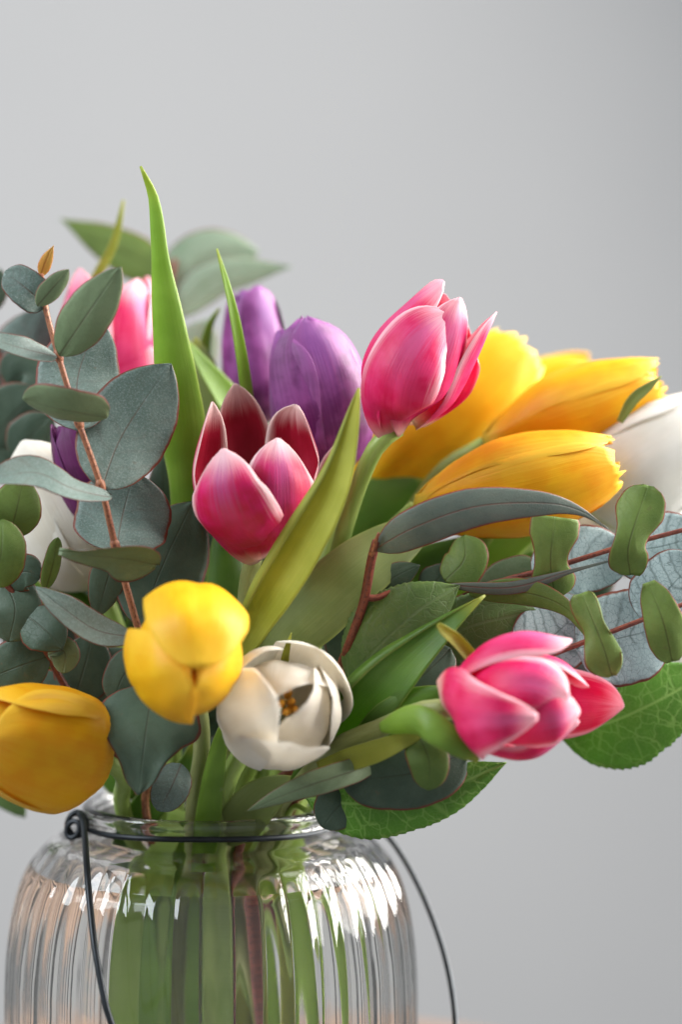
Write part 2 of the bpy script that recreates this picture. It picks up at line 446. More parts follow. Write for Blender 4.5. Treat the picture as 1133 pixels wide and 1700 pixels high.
def plain(name, col, rough, metal=0.0, spec=.5):
    k = NT(name); p = k.n('ShaderNodeBsdfPrincipled')
    tc = k.n('ShaderNodeTexCoord').outputs['Object']
    f = k.noise(tc, 90.0, 4.0); c = k.mix(k.step(f, .35, .7), col, tuple(q * 1.6 + .004 for q in col))
    k.put(p.inputs['Base Color'], c); k.put(p.inputs['Roughness'], k.math('MULTIPLY_ADD', f, .3, rough - .15))
    p.inputs['Metallic'].default_value = metal; p.inputs['Specular IOR Level'].default_value = spec
    k.t.links.new(k.bump(f, .25, .0004), p.inputs['Normal'])
    k.t.links.new(p.outputs[0], k.out.inputs['Surface']); return k.m
M['wire'] = plain('dark_steel_wire', (.014, .017, .021), .42, .55)
M['rust'] = plain('rusty_wire', (.075, .030, .014), .6, .3)

def wall_mat():
    k = NT('grey_plaster'); p = k.n('ShaderNodeBsdfPrincipled')
    tc = k.n('ShaderNodeTexCoord').outputs['Object']
    f = k.noise(tc, 1.6, 3.0); g = k.noise(tc, 60.0, 4.0)
    col = k.mix(k.step(f, .3, .7), (.352, .350, .356), (.370, .368, .373))
    k.put(p.inputs['Base Color'], col); p.inputs['Roughness'].default_value = .85
    p.inputs['Specular IOR Level'].default_value = .2
    k.t.links.new(k.bump(g, .15, .001), p.inputs['Normal'])
    k.t.links.new(p.outputs[0], k.out.inputs['Surface']); return k.m
def wood_mat():
    k = NT('brown_wood'); p = k.n('ShaderNodeBsdfPrincipled')
    tc = k.n('ShaderNodeTexCoord').outputs['Object']
    mp = k.n('ShaderNodeMapping'); k.put(mp.inputs['Vector'], tc); mp.inputs['Scale'].default_value = (4, 60, 20)
    f = k.noise(mp.outputs[0], 1.0, 5.0, .6)
    k.put(p.inputs['Base Color'], k.mix(k.step(f, .3, .7), (.150, .095, .065), (.200, .130, .095)))
    p.inputs['Roughness'].default_value = .5
    k.t.links.new(k.bump(f, .2, .001), p.inputs['Normal'])
    k.t.links.new(p.outputs[0], k.out.inputs['Surface']); return k.m
def glass_mat(name, ior, col, rough=0.0):
    k = NT(name); p = k.n('ShaderNodeBsdfPrincipled')
    k.put(p.inputs['Base Color'], col)
    p.inputs['Transmission Weight'].default_value = 1.0
    p.inputs['IOR'].default_value = ior; p.inputs['Roughness'].default_value = rough
    if name.startswith('jar'):
        tc = k.n('ShaderNodeTexCoord').outputs['Object']
        k.t.links.new(k.bump(k.noise(tc, 38.0, 2.0), .10, .002), p.inputs['Normal'])
    k.t.links.new(p.outputs[0], k.out.inputs['Surface']); return k.m
M['wall'] = wall_mat(); M['wood'] = wood_mat()
M['glass'] = glass_mat('jar_glass', 1.48, (.985, .978, .965)); M['water'] = glass_mat('still_water', 1.333, (.995, .997, .99))

# ------------------------------------------------------------------ setting
o = mesh_obj('wall', [(-4, 1.45, -1.5), (4, 1.45, -1.5), (4, 1.45, 3.2), (-4, 1.45, 3.2)], [(0, 1, 2, 3)], [M['wall']], smooth=False)
tag(o, 'plain pale grey plaster wall behind the bouquet', kind='structure')

def lathe(name, prof, seg, mat, parent=None, rib=None, center=(0, 0, 0)):
    vs, fs = [], []
    for r, z, a in prof:
        for s in range(seg):
            th = 6.283185 * s / seg
            rr = r + (rib(th) * a if a else 0)
            vs.append((center[0] + rr * math.cos(th), center[1] + rr * math.sin(th), center[2] + z))
    m = len(prof)
    for i in range(m - 1):
        for s in range(seg):
            s2 = (s + 1) % seg
            fs.append((i*seg+s, i*seg+s2, (i+1)*seg+s2, (i+1)*seg+s))
    fs.append(tuple(reversed(range(seg)))); fs.append(tuple((m-1)*seg + s for s in range(seg)))
    return mesh_obj(name, vs, fs, [mat], parent)

tb = empty('wooden_table', (0, 0.14, -0.03))
tag(tb, 'round brown wooden table top under the glass jar', 'table')
# the round top is made of boards
rad, nb = 0.225, 5
bw = 2 * rad / nb
for b in range(nb):
    y0 = -rad + b * bw + .0006; y1 = y0 + bw - .0012
    ys = [y0 + (y1 - y0) * i / 10 for i in range(11)]
    right = [(math.sqrt(max(1e-6, rad*rad - y*y)), y) for y in ys]; left = [(-x, y) for x, y in reversed(right)]
    ring = right + left; n_ = len(ring); vs = []
    for k_, z in ((.985, -.0280), (1, -.0255), (1, -.0025), (.988, 0)):
        for x, y in ring: vs.append((x * k_, (y - (y0+y1)/2) * k_ + (y0+y1)/2 + .14, z))
    fs = [tuple(reversed(range(n_))), tuple(range(3*n_, 4*n_))]
    for l in range(3):
        for i in range(n_):
            j = (i+1) % n_; fs.append((l*n_+i, l*n_+j, (l+1)*n_+j, (l+1)*n_+i))
    mesh_obj('board', vs, fs, [M['wood']], tb, smooth=False)

# ------------------------------------------------------------------ jar
PROF_OUT = [(.0600, .0020), (.0690, .0050), (.0735, .0110), (.0752, .0200), (.0757, .0400), (.0758, .0700), (.0757, .0950), (.0748, .1120),
            (.0725, .1270), (.0690, .1385), (.0640, .1470), (.0580, .1528), (.0520, .1552), (.0485, .1562), (.0470, .1580)]
def smooth_prof(pts, n):
    sp, _ = spline([(r, z, 0) for r, z in pts], n); return [(q.x, q.y) for q in sp]
op = smooth_prof(PROF_OUT, 64)
def ramp(z, lo, hi):
    f = min(1, max(0, (z - lo) / (hi - lo))); return f*f*(3-2*f)
prof = [(r, z, ramp(z, .004, .016) * (1 - ramp(z, .138, .1545))) for r, z in op]
# neck and rounded lip
prof += [(.0462, .1600, 0), (.0461, .1620, 0)]
lip = []
for i in range(13):
    a = -R(60) + R(240) * i / 12
    lip.append((.0452 + .0023 * math.cos(a), RIM_Z - .0012 + .0023 * math.sin(a) * .9, 0))
prof += lip
inner = [(max(.002, r - .0034), z, 0) for r, z in reversed(op[:-3]) if z > .006]
prof += [(.0430, .1620, 0), (.0428, .1595, 0), (.0436, .1565, 0), (.0462, .1535, 0)] + [q for q in inner if q[1] < .1520]
prof += [(.058, .0068, 0), (.03, .0060, 0)]
NR = 42
def rib(th):
    return .0013 * (abs(math.cos(NR * th / 2)) ** 1.1 - .5)
jar = empty('glass_jar', (0, 0, 0))
tag(jar, 'ribbed clear glass jar with wire handle holding the flowers', 'jar')
lathe('jar_body', prof, NR * 10, M['glass'], jar, rib)

# wire collar round the neck, its loops and the hanging bail
zc = .1592
col_pts = [(.0478 * math.cos(a), .0478 * math.sin(a), zc + .0006 * math.sin(3*a)) for a in [i * 6.28319 / 60 for i in range(61)]]
tube('neck_wire', jar, col_pts, .00105, M['wire'], n=120, sides=8)
e0 = P(140, 1375, -2.0)
def loop(name, c, ax1, ax2, rr, mat):
    pts = [Vector(c) + Vector(ax1) * (rr * math.cos(a)) + Vector(ax2) * (rr * 1.25 * math.sin(a)) for a in [i * 6.28319 / 20 for i in range(21)]]
    return tube(name, jar, pts, .0010, mat, n=40, sides=8)
loop('wire_loop', P(128, 1368, -2.2), (1, 0, 0), (0, .1, 1), .0034, M['wire'])
loop('wire_loop', P(124, 1371, -1.6), (.8, .5, 0), (0, .1, 1), .0034, M['rust'])
loop('wire_loop', P(121, 1377, -2.4), (.9, -.4, 0), (.2, .1, .9), .0026, M['wire'])
loop('wire_loop', P(600, 1372, 1.5), (1, .2, 0), (0, .1, 1), .0034, M['wire'])
tube('wire_handle', jar, [P(131, 1350, -2.5), P(139, 1372, -3.4), P(144, 1440, -6.3), P(150, 1510, -7.6), P(160, 1590, -8.6), P(185, 1700, -9.4), P(235, 1790, -9.8), P(330, 1880, -10),
      P(480, 1900, -9.5), P(640, 1860, -6.5), P(745, 1770, -3.0), P(757, 1700, -1.5), P(740, 1590, .0), P(700, 1480, 1.0), P(650, 1395, 1.6), P(605, 1362, 1.5)], .00115, M['wire'], n=140, sides=8)

WL = .1415
wp = [(r + .0003, z, 0) for r, z, _ in inner if z < WL - .001][::-1]
wr = [r for r, z, _ in inner if z < WL][0]
wprof = [(.03, .0062, 0)] + wp + [(wr + .0003, WL + .0009, 0), (wr - .0012, WL + .0003, 0), (wr - .004, WL, 0), (.02, WL, 0)]
wo = lathe('water', wprof, 128, M['water'])
tag(wo, 'clear water filling the ribbed glass jar', 'water', kind='stuff')

# ------------------------------------------------------------------ stems into the jar
def into_jar(first, mids=(), neck=None, bottom=None, reach=.03, back=None):
    """3D path: head, optional pixel points, through the neck, down to the jar's floor"""
    b = first
    pts = [b]
    if back is not None: pts.append(b - back * reach)
    pts += [P(*q) for q in mids]
    d = Vector((b.x, b.y, 0))
    if neck is None:
        q = d * (.033 / max(d.length, .033)) if d.length > 1e-4 else d
        neck = (q.x * 100 + random.uniform(-.5, .5), q.y * 100 + random.uniform(-.5, .5))
    nk = Vector((neck[0] * .01, neck[1] * .01, RIM_Z - .002))
    if bottom is None: bottom = (-neck[0] * .55 + random.uniform(-1, 1), -neck[1] * .8 + random.uniform(-1, 1))
    bt = Vector((bottom[0] * .01, bottom[1] * .01, .010))
    last = pts[-1]
    if last.z - nk.z > .03:
        up = nk + (last - nk).normalized() * .02; up.z = nk.z + .022
        pts.append(nk.lerp(up, .9))
    pts += [nk, nk.lerp(bt, .35) + Vector((0, 0, -.006)), bt]
    return pts

def new_tulip(label, group, base3):
    t = empty('tulip', (0, 0, .012)); tag(t, label, 'tulip', group); return t

SH = {'bud': [(0,.10),(.06,.40),(.16,.72),(.3,.94),(.45,1.0)], 'long': [(0,.08),(.08,.30),(.2,.56),(.35,.80),(.5,.97),(.6,1.0)]}
def bud(t, base, tip, Rpx, mats, m=.45, shape='bud', phi0=20, prof='petal', sets=None, Wk=2.3, A=1.05, rag=0.0, seed=0, lump=.03):
    """a tulip head of three inner and three outer petals"""
    B, Tp = P(*base), P(*tip)
    a = (Tp - B); L = a.length; a.normalize()
    Rr = Rpx * S * ((B.y + Tp.y) / 2 - CAM.y)
    view = (CAM - (B + Tp) / 2).normalized()
    ref = Vector((0, 0, 1)) if abs(a.dot(view)) > .8 else view
    e1 = (ref - a * ref.dot(a)).normalized(); e2 = a.cross(e1)
    tb_ = SH[shape]; u1 = tb_[-1][0]
    rs = random.Random(seed + 5)
    if sets is None:
        sets = [(phi0 + 60 + 120*k, .84, .97, m * .8) for k in range(3)] + [(phi0 + 120*k, 1.0, .97 + .05 * rs.random(), m) for k in range(3)]
    for i, (ph, rk, lk, mm) in enumerate(sets):
        ph = R(ph + rs.uniform(-6, 6)); e = e1 * math.cos(ph) + e2 * math.sin(ph)
        pts = []
        for q in range(13):
            u = q / 12
            f = tab(tb_, u) if u <= u1 else 1 + (mm - 1) * ((u - u1) / (1 - u1)) ** 1.8
            h = u ** 1.15
            pts.append(B + e * (Rr * rk * f) + a * (L * lk * h))
        ribbon('petal', t, pts, Rr * Wk * rk, prof, mats, A=A, axis=(B, a), px=False, lump=lump, seed=seed * 7 + i, rag=rag, n=(26, 16))
    return B, a

def petals(t, base, tip, mats, plist, prof='petal', A=1.0, lump=.02, **kw):
    B, Tp = P(*base), P(*tip); a = (Tp - B).normalized()
    for i, q in enumerate(plist):
        pts, W = q[0], q[1]; ex = dict(kw); ex.update(q[2] if len(q) > 2 else {})
        pf = ex.pop('prof', prof); AA = ex.pop('A', A)
        ribbon('petal', t, pts, W, pf, ex.pop('mats', mats), A=AA, axis=(B, a), lump=lump, seed=i * 3 + len(plist), n=(30, 18), **ex)
    return B, a

def tulip_stem(t, path, r=.0033, mat='stem'):
    tube('stem', t, path, [r * 1.0, r * .95, r * 1.05, r * 1.15], M[mat], n=56, sides=12)
def tleaf(t, pts, W, mat='tleaf', prof='tulip', A=.7, **k):
    return ribbon('leaf', t, pts, W, prof, [M[mat]], A=A, n=(34, 12), th=.0009, **k)
G = None
# --- pink tulip on its own stem, upright
t = new_tulip('upright pink tulip with pale petal edges leaning over the yellow tulips', G, None)
B, a = petals(t, (660, 712, -4), (745, 480, -4.4), [M['pink'], M['pink_in']], [
    ([(690,706,-3),(742,650,-1.9),(765,580,-1.9),(768,520,-3.2)], 140),
    ([(668,704,-3),(690,620,-1.7),(715,540,-2.2),(738,488,-3.4)], 150),
    ([(650,704,-3.8),(602,640,-4.6),(622,566,-4.9),(686,500,-4.8),(737,465,-4.8)], 138, {'A': 1.1}),
    ([(690,710,-3.8),(752,668,-3.9),(790,600,-4.2),(826,518,-4.6)], 112, {'A': 1.15}),
    ([(672,714,-4),(706,660,-5.4),(742,580,-5.6),(766,494,-5.2)], 128, {'A': 1.1}),
    ([(664,716,-4),(648,676,-5.7),(660,618,-6.3),(694,562,-6.1),(746,519,-5.4)], 160, {'A': .95}),
])
tulip_stem(t, into_jar(P(662, 710, -4), [(628,738,-4),(602,790,-3.6),(575,870,-3.2),(540,1000,-2.5),(500,1150,-2)], neck=(2.2, -1)), .0032)
# --- crimson open tulip with white rims
t = new_tulip('open crimson tulip with white petal rims beside the big yellow-green leaf', G, None)
B, a = petals(t, (438, 920, -5), (425, 700, -5.6), [M['crim'], M['crim_in']], [
    ([(432,910,-4.4),(418,840,-2.8),(402,740,-2.4),(390,637,-3.2)], 118, {'A': .9}),
    ([(450,912,-4.4),(530,850,-4),(556,790,-3.4),(563,735,-3.4)], 95, {'A': .8}),
    ([(422,914,-5),(350,868,-5),(330,780,-5.0),(352,667,-5.6)], 128, {'A': .9, 'roll': -18}),
    ([(452,914,-4.8),(500,860,-4.2),(508,760,-3.8),(494,672,-4.6)], 150, {'A': .95, 'prof': 'petal_round'}),
    ([(446,920,-5.2),(468,880,-7.2),(470,800,-7.8),(462,727,-7.2)], 160, {'A': .95}),
    ([(440,923,-5.2),(394,885,-7.9),(368,815,-8.7),(370,745,-8.0)], 172, {'A': .95}),
], A=.95)
tulip_stem(t, into_jar(P(425, 918, -5), [(412,960,-4.6),(404,1040,-4.2),(385,1180,-3.6)], neck=(.6, -3)), .0031, 'stem_p')
# the leaf in front of it
tleaf(t, [(385,1090,-4.6),(432,1000,-6.6),(490,905,-7.8),(553,790,-8.6),(596,644,-8.8)], 1, 'tleaf_y', [(0,52),(.2,86),(.45,114),(.65,98),(.85,50),(.95,22),(1,5)], A=-.7, roll=[-10, -14, -16], lip=(-1, .60, 152))
tleaf(t, [(365,1130,-2.2),(378,1000,-2.4),(365,860,-1.8)], 80, 'tleaf_d')
# --- purple tulips
t = new_tulip('bright purple tulip standing behind the open crimson tulip', G, None)
B, a = bud(t, (556,790,-.6), (497,526,-1.2), 84, [M['purple'], M['purple']], m=.42, seed=3, prof='petal_round', rag=.05, lump=.02, sets=[(180,.86,.95,.4),(95,.86,.95,.4),(-100,.88,.93,.5),(140,1,.95,.45),(-60,.98,.95,.5),(18,1.02,1.0,.38)])
tulip_stem(t, into_jar(B, [(560,860,-.6),(500,1050,-1)], neck=(1, 0)))
tleaf(t, [(416,740,-1.6),(405,630,-2.0),(385,510,-2.8),(360,413,-3.2)], 1, 'tleaf', [(0,26),(.3,25),(.6,20),(.85,11),(1,3)], A=-.8, roll=25)
t = new_tulip('deep purple tulip half hidden behind the bright purple tulip', G, None)
B, a = bud(t, (432,705,3.6), (412,474,3.4), 57, [M['purple'], M['purple']], m=.5, phi0=30, seed=4, prof='petal_round')
tulip_stem(t, into_jar(B, [(440,800,3.5),(430,1000,2.5)], neck=(.5, 2)))
tleaf(t, [(430,740,1.5),(365,645,1.5),(318,580,1.5),(300,555,1.5)], 1, 'tleaf', [(0,60),(.4,52),(.8,22),(1,4)], A=-.6, roll=30)
tleaf(t, [(335,640,3),(338,585,3),(348,540,3),(364,512,3)], 1, 'tleaf', [(0,28),(.4,22),(.8,12),(1,4)], A=-.6, roll=20)
tleaf(t, [(350,760,2.5),(335,650,2.5),(325,560,2.5)], 90, 'tleaf_p', A=.5)
# --- pink tulip at the back behind the eucalyptus
t = new_tulip('pink tulip behind the eucalyptus sprig and the tall upright leaf', G, None)
B, a = bud(t, (178,700,3.4), (186,455,3.6), 90, [M['pink'], M['pink_in']], m=.72, seed=6, sets=[
    (170, .9, .95, .7), (110, .92, 1.0, .75), (238, .92, .98, .75), (52, .98, .97, .62), (-62, 1.0, 1.02, .66), (-6, 1.0, .78, .66)])
tulip_stem(t, into_jar(B, [(190,800,3.2),(240,1050,2.5)], neck=(-1.5, 1.5)))
tleaf(t, [(312,870,-2.2),(306,760,-3.2),(287,600,-4.4),(268,450,-4.9),(258,350,-5.0),(250,315,-5.0),(233,276,-5.2)], 1, 'tleaf', [(0,58),(.12,66),(.26,86),(.45,74),(.62,52),(.76,30),(.84,25),(.92,16),(1,4)], A=.75, roll=-8)
tleaf(t, [(135,500,4),(165,450,4),(190,400,4),(205,332,4)], 1, 'tleaf_y', [(0,16),(.4,17),(.75,12),(1,4)], A=-.6)
tleaf(t, [(80,600,4),(74,520,4),(72,480,4)], 14, 'tleaf_y')
# --- plum tulip and white tulip at the side
t = new_tulip('dark plum tulip wedged behind the eucalyptus stem', G, None)
B, a = bud(t, (196,880,-2.4), (106,696,-2.8), 58, [M['plum'], M['plum']], m=.4, phi0=10, seed=8)
tulip_stem(t, into_jar(B, [(240,960,-2),(280,1150,-1.6)], neck=(-1.2, -1.2)))
tleaf(t, [(262,900,-1.6),(270,820,-1.6),(275,740,-1.6)], 60, 'euc_dark')
t = new_tulip('cream white tulip tucked behind the eucalyptus sprig', G, None)
B, a = bud(t, (162,975,-1), (38,738,-1), 88, [M['white'], M['white']], seed=9, prof='petal', lump=.01, sets=[(180,.84,.86,.4),(100,.86,.85,.4),(-100,.86,.84,.4),(120,1,.9,.5),(-70,1,.86,.5),(8,1.02,1.02,.3)])
tulip_stem(t, into_jar(B, [(185,1020,-1),(240,1180,-1)], neck=(-1.8, -.6)))
tleaf(t, [(180,1080,-1.4),(120,1000,-1.2),(60,960,-1)], 60, 'tleaf_d')
# --- yellow tulip nodding to the front
t = new_tulip('yellow tulip nodding forward above the white tulip', G, None)
B, a = bud(t, (300,1072,-8.2), (326,1120,-12.8), 92, [M['yellow'], M['yellow_warm']], m=.08, seed=11, prof='petal_round', Wk=2.2, sets=[
    (65, 1, .93, .06), (180, 1, .93, .06), (-60, 1, .93, .06)])
petals(t, (300,1072,-8.2), (326,1120,-12.8), [M['yellow'], M['yellow_warm']], [
    ([(312,1085,-8.2),(380,1130,-9.3),(388,1140,-11),(364,1136,-12.4),(328,1122,-13.1)], 180, {'A': .95}),
    ([(292,1085,-8.2),(232,1130,-9.3),(224,1144,-11),(262,1142,-12.6),(318,1126,-13.2)], 208, {'A': .95}),
    ([(304,1060,-8.2),(326,984,-9.4),(330,968,-11),(331,1020,-12.9),(330,1110,-13.6)], 200, {'A': .9}),
], prof='petal_round')
tulip_stem(t, into_jar(B, [(300,1075,-6.5),(325,1150,-5.4),(335,1240,-4.4)], neck=(-.5, -3)), .0031, 'stem_p')
# --- yellow tulip drooping over the rim
t = new_tulip('warm yellow tulip drooping over the jar rim beside the wire loop', G, None)
B, a = bud(t, (172,1262,-6.2), (-45,1205,-9.5), 104, [M['yellow_warm'], M['yellow_warm']], m=.5, seed=12, prof='petal_round', Wk=2.4, phi0=-14)
tulip_stem(t, into_jar(B, [(205,1290,-5.4)], neck=(-3, -2.2)), .0031)
tleaf(t, [(200,1420,-1),(245,1340,-2),(300,1290,-2),(320,1230,-2)], 60, 'tleaf_d', A=-.6)
# --- open white tulip
t = new_tulip('open white tulip showing orange stamens at the middle', G, None)
B, a = petals(t, (452, 1200, -5), (478, 1168, -10.5), [M['white'], M['white']], [
    ([(440,1190,-5.4),(392,1140,-6.6),(398,1095,-8.4),(440,1080,-9.8)], 165, {'A': .8}),
    ([(462,1188,-5.4),(522,1130,-5.8),(546,1094,-7.4),(530,1078,-9.2)], 190, {'A': .8}),
    ([(472,1195,-5.4),(548,1180,-6.8),(566,1164,-8.6),(552,1160,-10.2)], 150, {'A': .8}),
    ([(455,1188,-5.6),(476,1120,-6.6),(476,1098,-8.6),(464,1134,-10.2),(460,1158,-10.7)], 185, {'A': .9}),
    ([(468,1196,-5.6),(538,1192,-7.0),(545,1190,-9.2),(505,1192,-10.8),(484,1190,-11.3)], 175, {'A': .9}),
    ([(445,1205,-5.6),(374,1218,-7.2),(372,1206,-9.8),(425,1178,-11.6),(462,1166,-12)], 195, {'A': .95}),
    ([(452,1212,-5.6),(458,1272,-7.0),(464,1276,-9.6),(478,1248,-11.8),(486,1234,-12.2)], 182, {'A': .85, 'wave': (.06, 1, 0)}),
], prof='petal_round')
for k_ in range(6):
    q = P(478 + (9 + 5 * math.sin(k_ * 2.3)) * math.cos(k_ * 1.047 + .4), 1172 + (12 + 5 * math.cos(k_ * 3.1)) * math.sin(k_ * 1.047 + .4), -9.3 + .35 * math.sin(k_ * 1.9))
    b_ = P(462, 1186, -6)
    f_ = tube('filament', t, [b_, b_.lerp(q, .55), q], .0006, M['white'], n=8, sides=6)
    dirv = (q - b_).normalized()
    tube('anther', t, [q - dirv * .002, q + dirv * .003, q + dirv * .009], [.0008, .0015, .0013, .0006], M['anther'], n=10, sides=8)
tube('pistil', t, [P(460,1188,-6), P(470,1176,-7.6), P(474,1172,-8.6)], [.0018, .0016, .0022], M['stem_p'], n=10, sides=10)
tulip_stem(t, into_jar(P(450,1204,-5), [(405,1245,-4.6),(372,1310,-4.2)], neck=(.4, -3.2), bottom=(.2, -2)), .0036, 'stem')
tleaf(t, [(335,1440,-3.4),(345,1340,-4.2),(360,1250,-5),(380,1190,-5)], 1, 'tleaf', [(0,46),(.3,52),(.6,44),(1,20)], A=-.9, roll=15)
tleaf(t, [(470,1130,-6.4),(474,1090,-7),(484,1050,-7.2)], 14, 'tleaf_y', A=-.5)
tleaf(t, [(370,1400,-3),(430,1330,-4.2),(500,1290,-5)], 80, 'tleaf_p', A=-.5)
tleaf(t, [(300,1345,-1.5),(262,1450,-2.4),(235,1600,-2.6),(240,1800,-2.4)], 1, 'jleaf', [(0,30),(.3,54),(.7,60),(1,40)], A=-.4)
tleaf(t, [(310,1345,-1.2),(296,1450,-2.0),(282,1600,-2.9),(285,1800,-2.6)], 1, 'tleaf', [(0,30),(.3,50),(.7,66),(1,40)], A=.6, roll=20)
tleaf(t, [(420,1345,-.5),(412,1450,-.8),(420,1600,-1),(430,1850,-1)], 1, 'tleaf_y', [(0,40),(.3,50),(.7,50),(1,40)], A=.4)
tleaf(t, [(470,1345,0),(490,1450,.4),(480,1600,.4),(450,1850,0)], 1, 'jleaf', [(0,40),(.3,60),(.7,50),(1,40)], A=.4, roll=-15)
# --- pink tulip lying out to the side
t = new_tulip('pink tulip with white rims lying sideways over the jar', G, None)
B, a = petals(t, (748, 1178, -9.4), (1000, 1155, -10), [M['pink'], M['pink_in']], [
    ([(765,1180,-8.2),(900,1170,-7.4),(985,1170,-7.8),(1037,1173,-8.8)], 135, {'A': .8, 'prof': 'petal'}),
    ([(760,1162,-8.6),(855,1092,-8.8),(930,1096,-9.3),(978,1140,-9.8)], 100, {'A': .9}),
    ([(755,1205,-9),(820,1252,-9.8),(890,1258,-10.2),(962,1196,-10.4)], 95, {'A': 1.0}),
    ([(748,1162,-9.2),(782,1086,-9.8),(860,1052,-10.3),(950,1062,-10.3)], 112, {'A': 1.0}),
    ([(752,1175,-9.8),(815,1135,-11.4),(890,1134,-12),(945,1160,-11.6)], 116, {'A': .9}),
    ([(756,1192,-9.8),(850,1205,-11.4),(920,1196,-11.9),(964,1180,-11.2)], 120, {'A': .9}),
    ([(744,1184,-9.8),(764,1196,-11.9),(826,1196,-12.8),(894,1190,-12.5)], 176, {'A': .8, 'prof': [(0,.66),(.12,.90),(.28,1),(.45,.90),(.65,.68),(.82,.44),(.93,.24),(1,.06)]}),
], prof='petal_round')
tulip_stem(t, into_jar(P(750,1175,-9.2), [(700,1180,-8.8),(640,1205,-8),(560,1240,-6.8),(500,1300,-5)], neck=(2.4, -2.6), bottom=(-1.5, 1)), .0033, 'stem_p')
tleaf(t, [(632,1208,-8.6),(690,1196,-10.4),(740,1222,-11.0),(795,1264,-10.6)], 1, 'tleaf', [(0,18),(.2,44),(.5,58),(.8,46),(1,8)], A=.8)
tleaf(t, [(530,1275,-7.2),(610,1252,-8.4),(680,1226,-8.8),(718,1214,-8.6)], 42, 'tleaf_y', A=-.6)
tleaf(t, [(590,1235,-6.6),(670,1175,-7.6),(752,1140,-8)], 60, 'tleaf_d', A=.5)
tleaf(t, [(800,1110,-8.6),(762,1066,-9.0),(740,1048,-9.4),(728,1036,-9.6)], 1, 'tleaf_y', [(0,24),(.5,26),(.85,20),(1,8)], A=-.9)
tleaf(t, [(500,1300,-4.8),(560,1210,-6),(640,1120,-7.2),(735,1040,-7.8),(806,988,-7.6)], 1, 'tleaf_d', [(0,60),(.25,116),(.5,126),(.75,70),(.9,28),(1,4)], A=-.6, roll=[10, -6, -16], lip=(-1, .66, 150))
# --- yellow tulips out to the side
t = new_tulip('yellow tulip resting just above the long dark lance leaf', G, None)
B, a = bud(t, (690,845,-2.6), (1020,766,-3.0), 84, [M['yellow_warm'], M['yellow_warm']], m=.5, shape='long', seed=15, prof='petal_ragged', phi0=28, rag=.10, Wk=2.3)
tulip_stem(t, into_jar(B, [(640,900,-2),(560,1080,-1.6)], neck=(2.6, -.6)))
tleaf(t, [(600,1040,-1.4),(720,965,-1),(830,905,-1),(925,848,-.6)], 92, 'tleaf', A=-.5)
tleaf(t, [(590,1060,-1.6),(660,970,-1.6),(770,915,-1.4),(830,880,-1.2)], 80, 'tleaf_d', A=.5)
t = new_tulip('yellow tulip with a ragged tip and a small green leaf across it', G, None)
B, a = bud(t, (806,738,.8), (1100,632,.6), 74, [M['yellow_warm'], M['yellow']], m=.52, shape='long', seed=16, prof='petal_ragged', phi0=40, rag=.10)
tulip_stem(t, into_jar(B, [(720,800,1),(600,1000,0)], neck=(2.8, .6)))
tleaf(t, [(1030,700,-1.6),(1052,664,-1.8),(1078,642,-1.9),(1100,624,-1.9)], 20, 'tleaf_p', A=-.6)
t = new_tulip('large pale-lit yellow tulip directly behind the upright pink tulip', G, None)
B, a = bud(t, (575,835,3.6), (866,578,4.2), 92, [M['yellow'], M['yellow']], m=.55, shape='long', seed=17, prof='petal_ragged', phi0=10, rag=.08)
tulip_stem(t, into_jar(B, [(540,900,3.4),(500,1080,2.4)], neck=(2, 1.6)))
tleaf(t, [(540,900,1.8),(600,862,2),(665,832,2.2),(720,800,2.2)], 120, 'tleaf_d', A=.5)
tleaf(t, [(420,1120,-4.0),(500,1030,-4.6),(590,945,-4.6),(680,885,-3.6),(740,860,-2.6)], 1, 'tleaf_p', [(0,60),(.25,110),(.5,120),(.75,88),(1,10)], A=.6, roll=-15)
t = new_tulip('yellow tulip farthest behind the other yellow tulips', G, None)
B, a = bud(t, (760,700,8.6), (985,608,8.6), 48, [M['yellow'], M['yellow']], m=.5, shape='long', seed=18, phi0=0)
tulip_stem(t, into_jar(B, [(680,760,8),(560,950,5)], neck=(1.6, 2.6)))
# --- white tulips out to the side
t = new_tulip('bright white tulip beside the ragged yellow tulip tips', G, None)
B, a = bud(t, (962,842,.6), (1195,690,.4), 96, [M['pure_white'], M['pure_white']], m=.5, seed=20, prof='petal_round', phi0=15)
tulip_stem(t, into_jar(B, [(930,868,.6),(800,950,0),(620,1100,-1)], neck=(3, -.8)))
t = new_tulip('low white tulip under the bright white one, behind pale eucalyptus', G, None)
B, a = bud(t, (950,905,3.4), (1200,858,3.6), 66, [M['pure_white'], M['pure_white']], m=.5, seed=21, prof='petal_round', phi0=40)
tulip_stem(t, into_jar(B, [(880,930,3.2),(700,1050,1.6)], neck=(2.6, 1.8)))
t = new_tulip('white tulip almost hidden between pale eucalyptus and broad green leaf', G, None)
B, a = bud(t, (1010,1105,2.2), (1215,1085,2.4), 50, [M['pure_white'], M['pure_white']], m=.5, seed=22, prof='petal_round', phi0=10)
tulip_stem(t, into_jar(B, [(940,1115,2),(750,1180,0)], neck=(3.2, .2)))

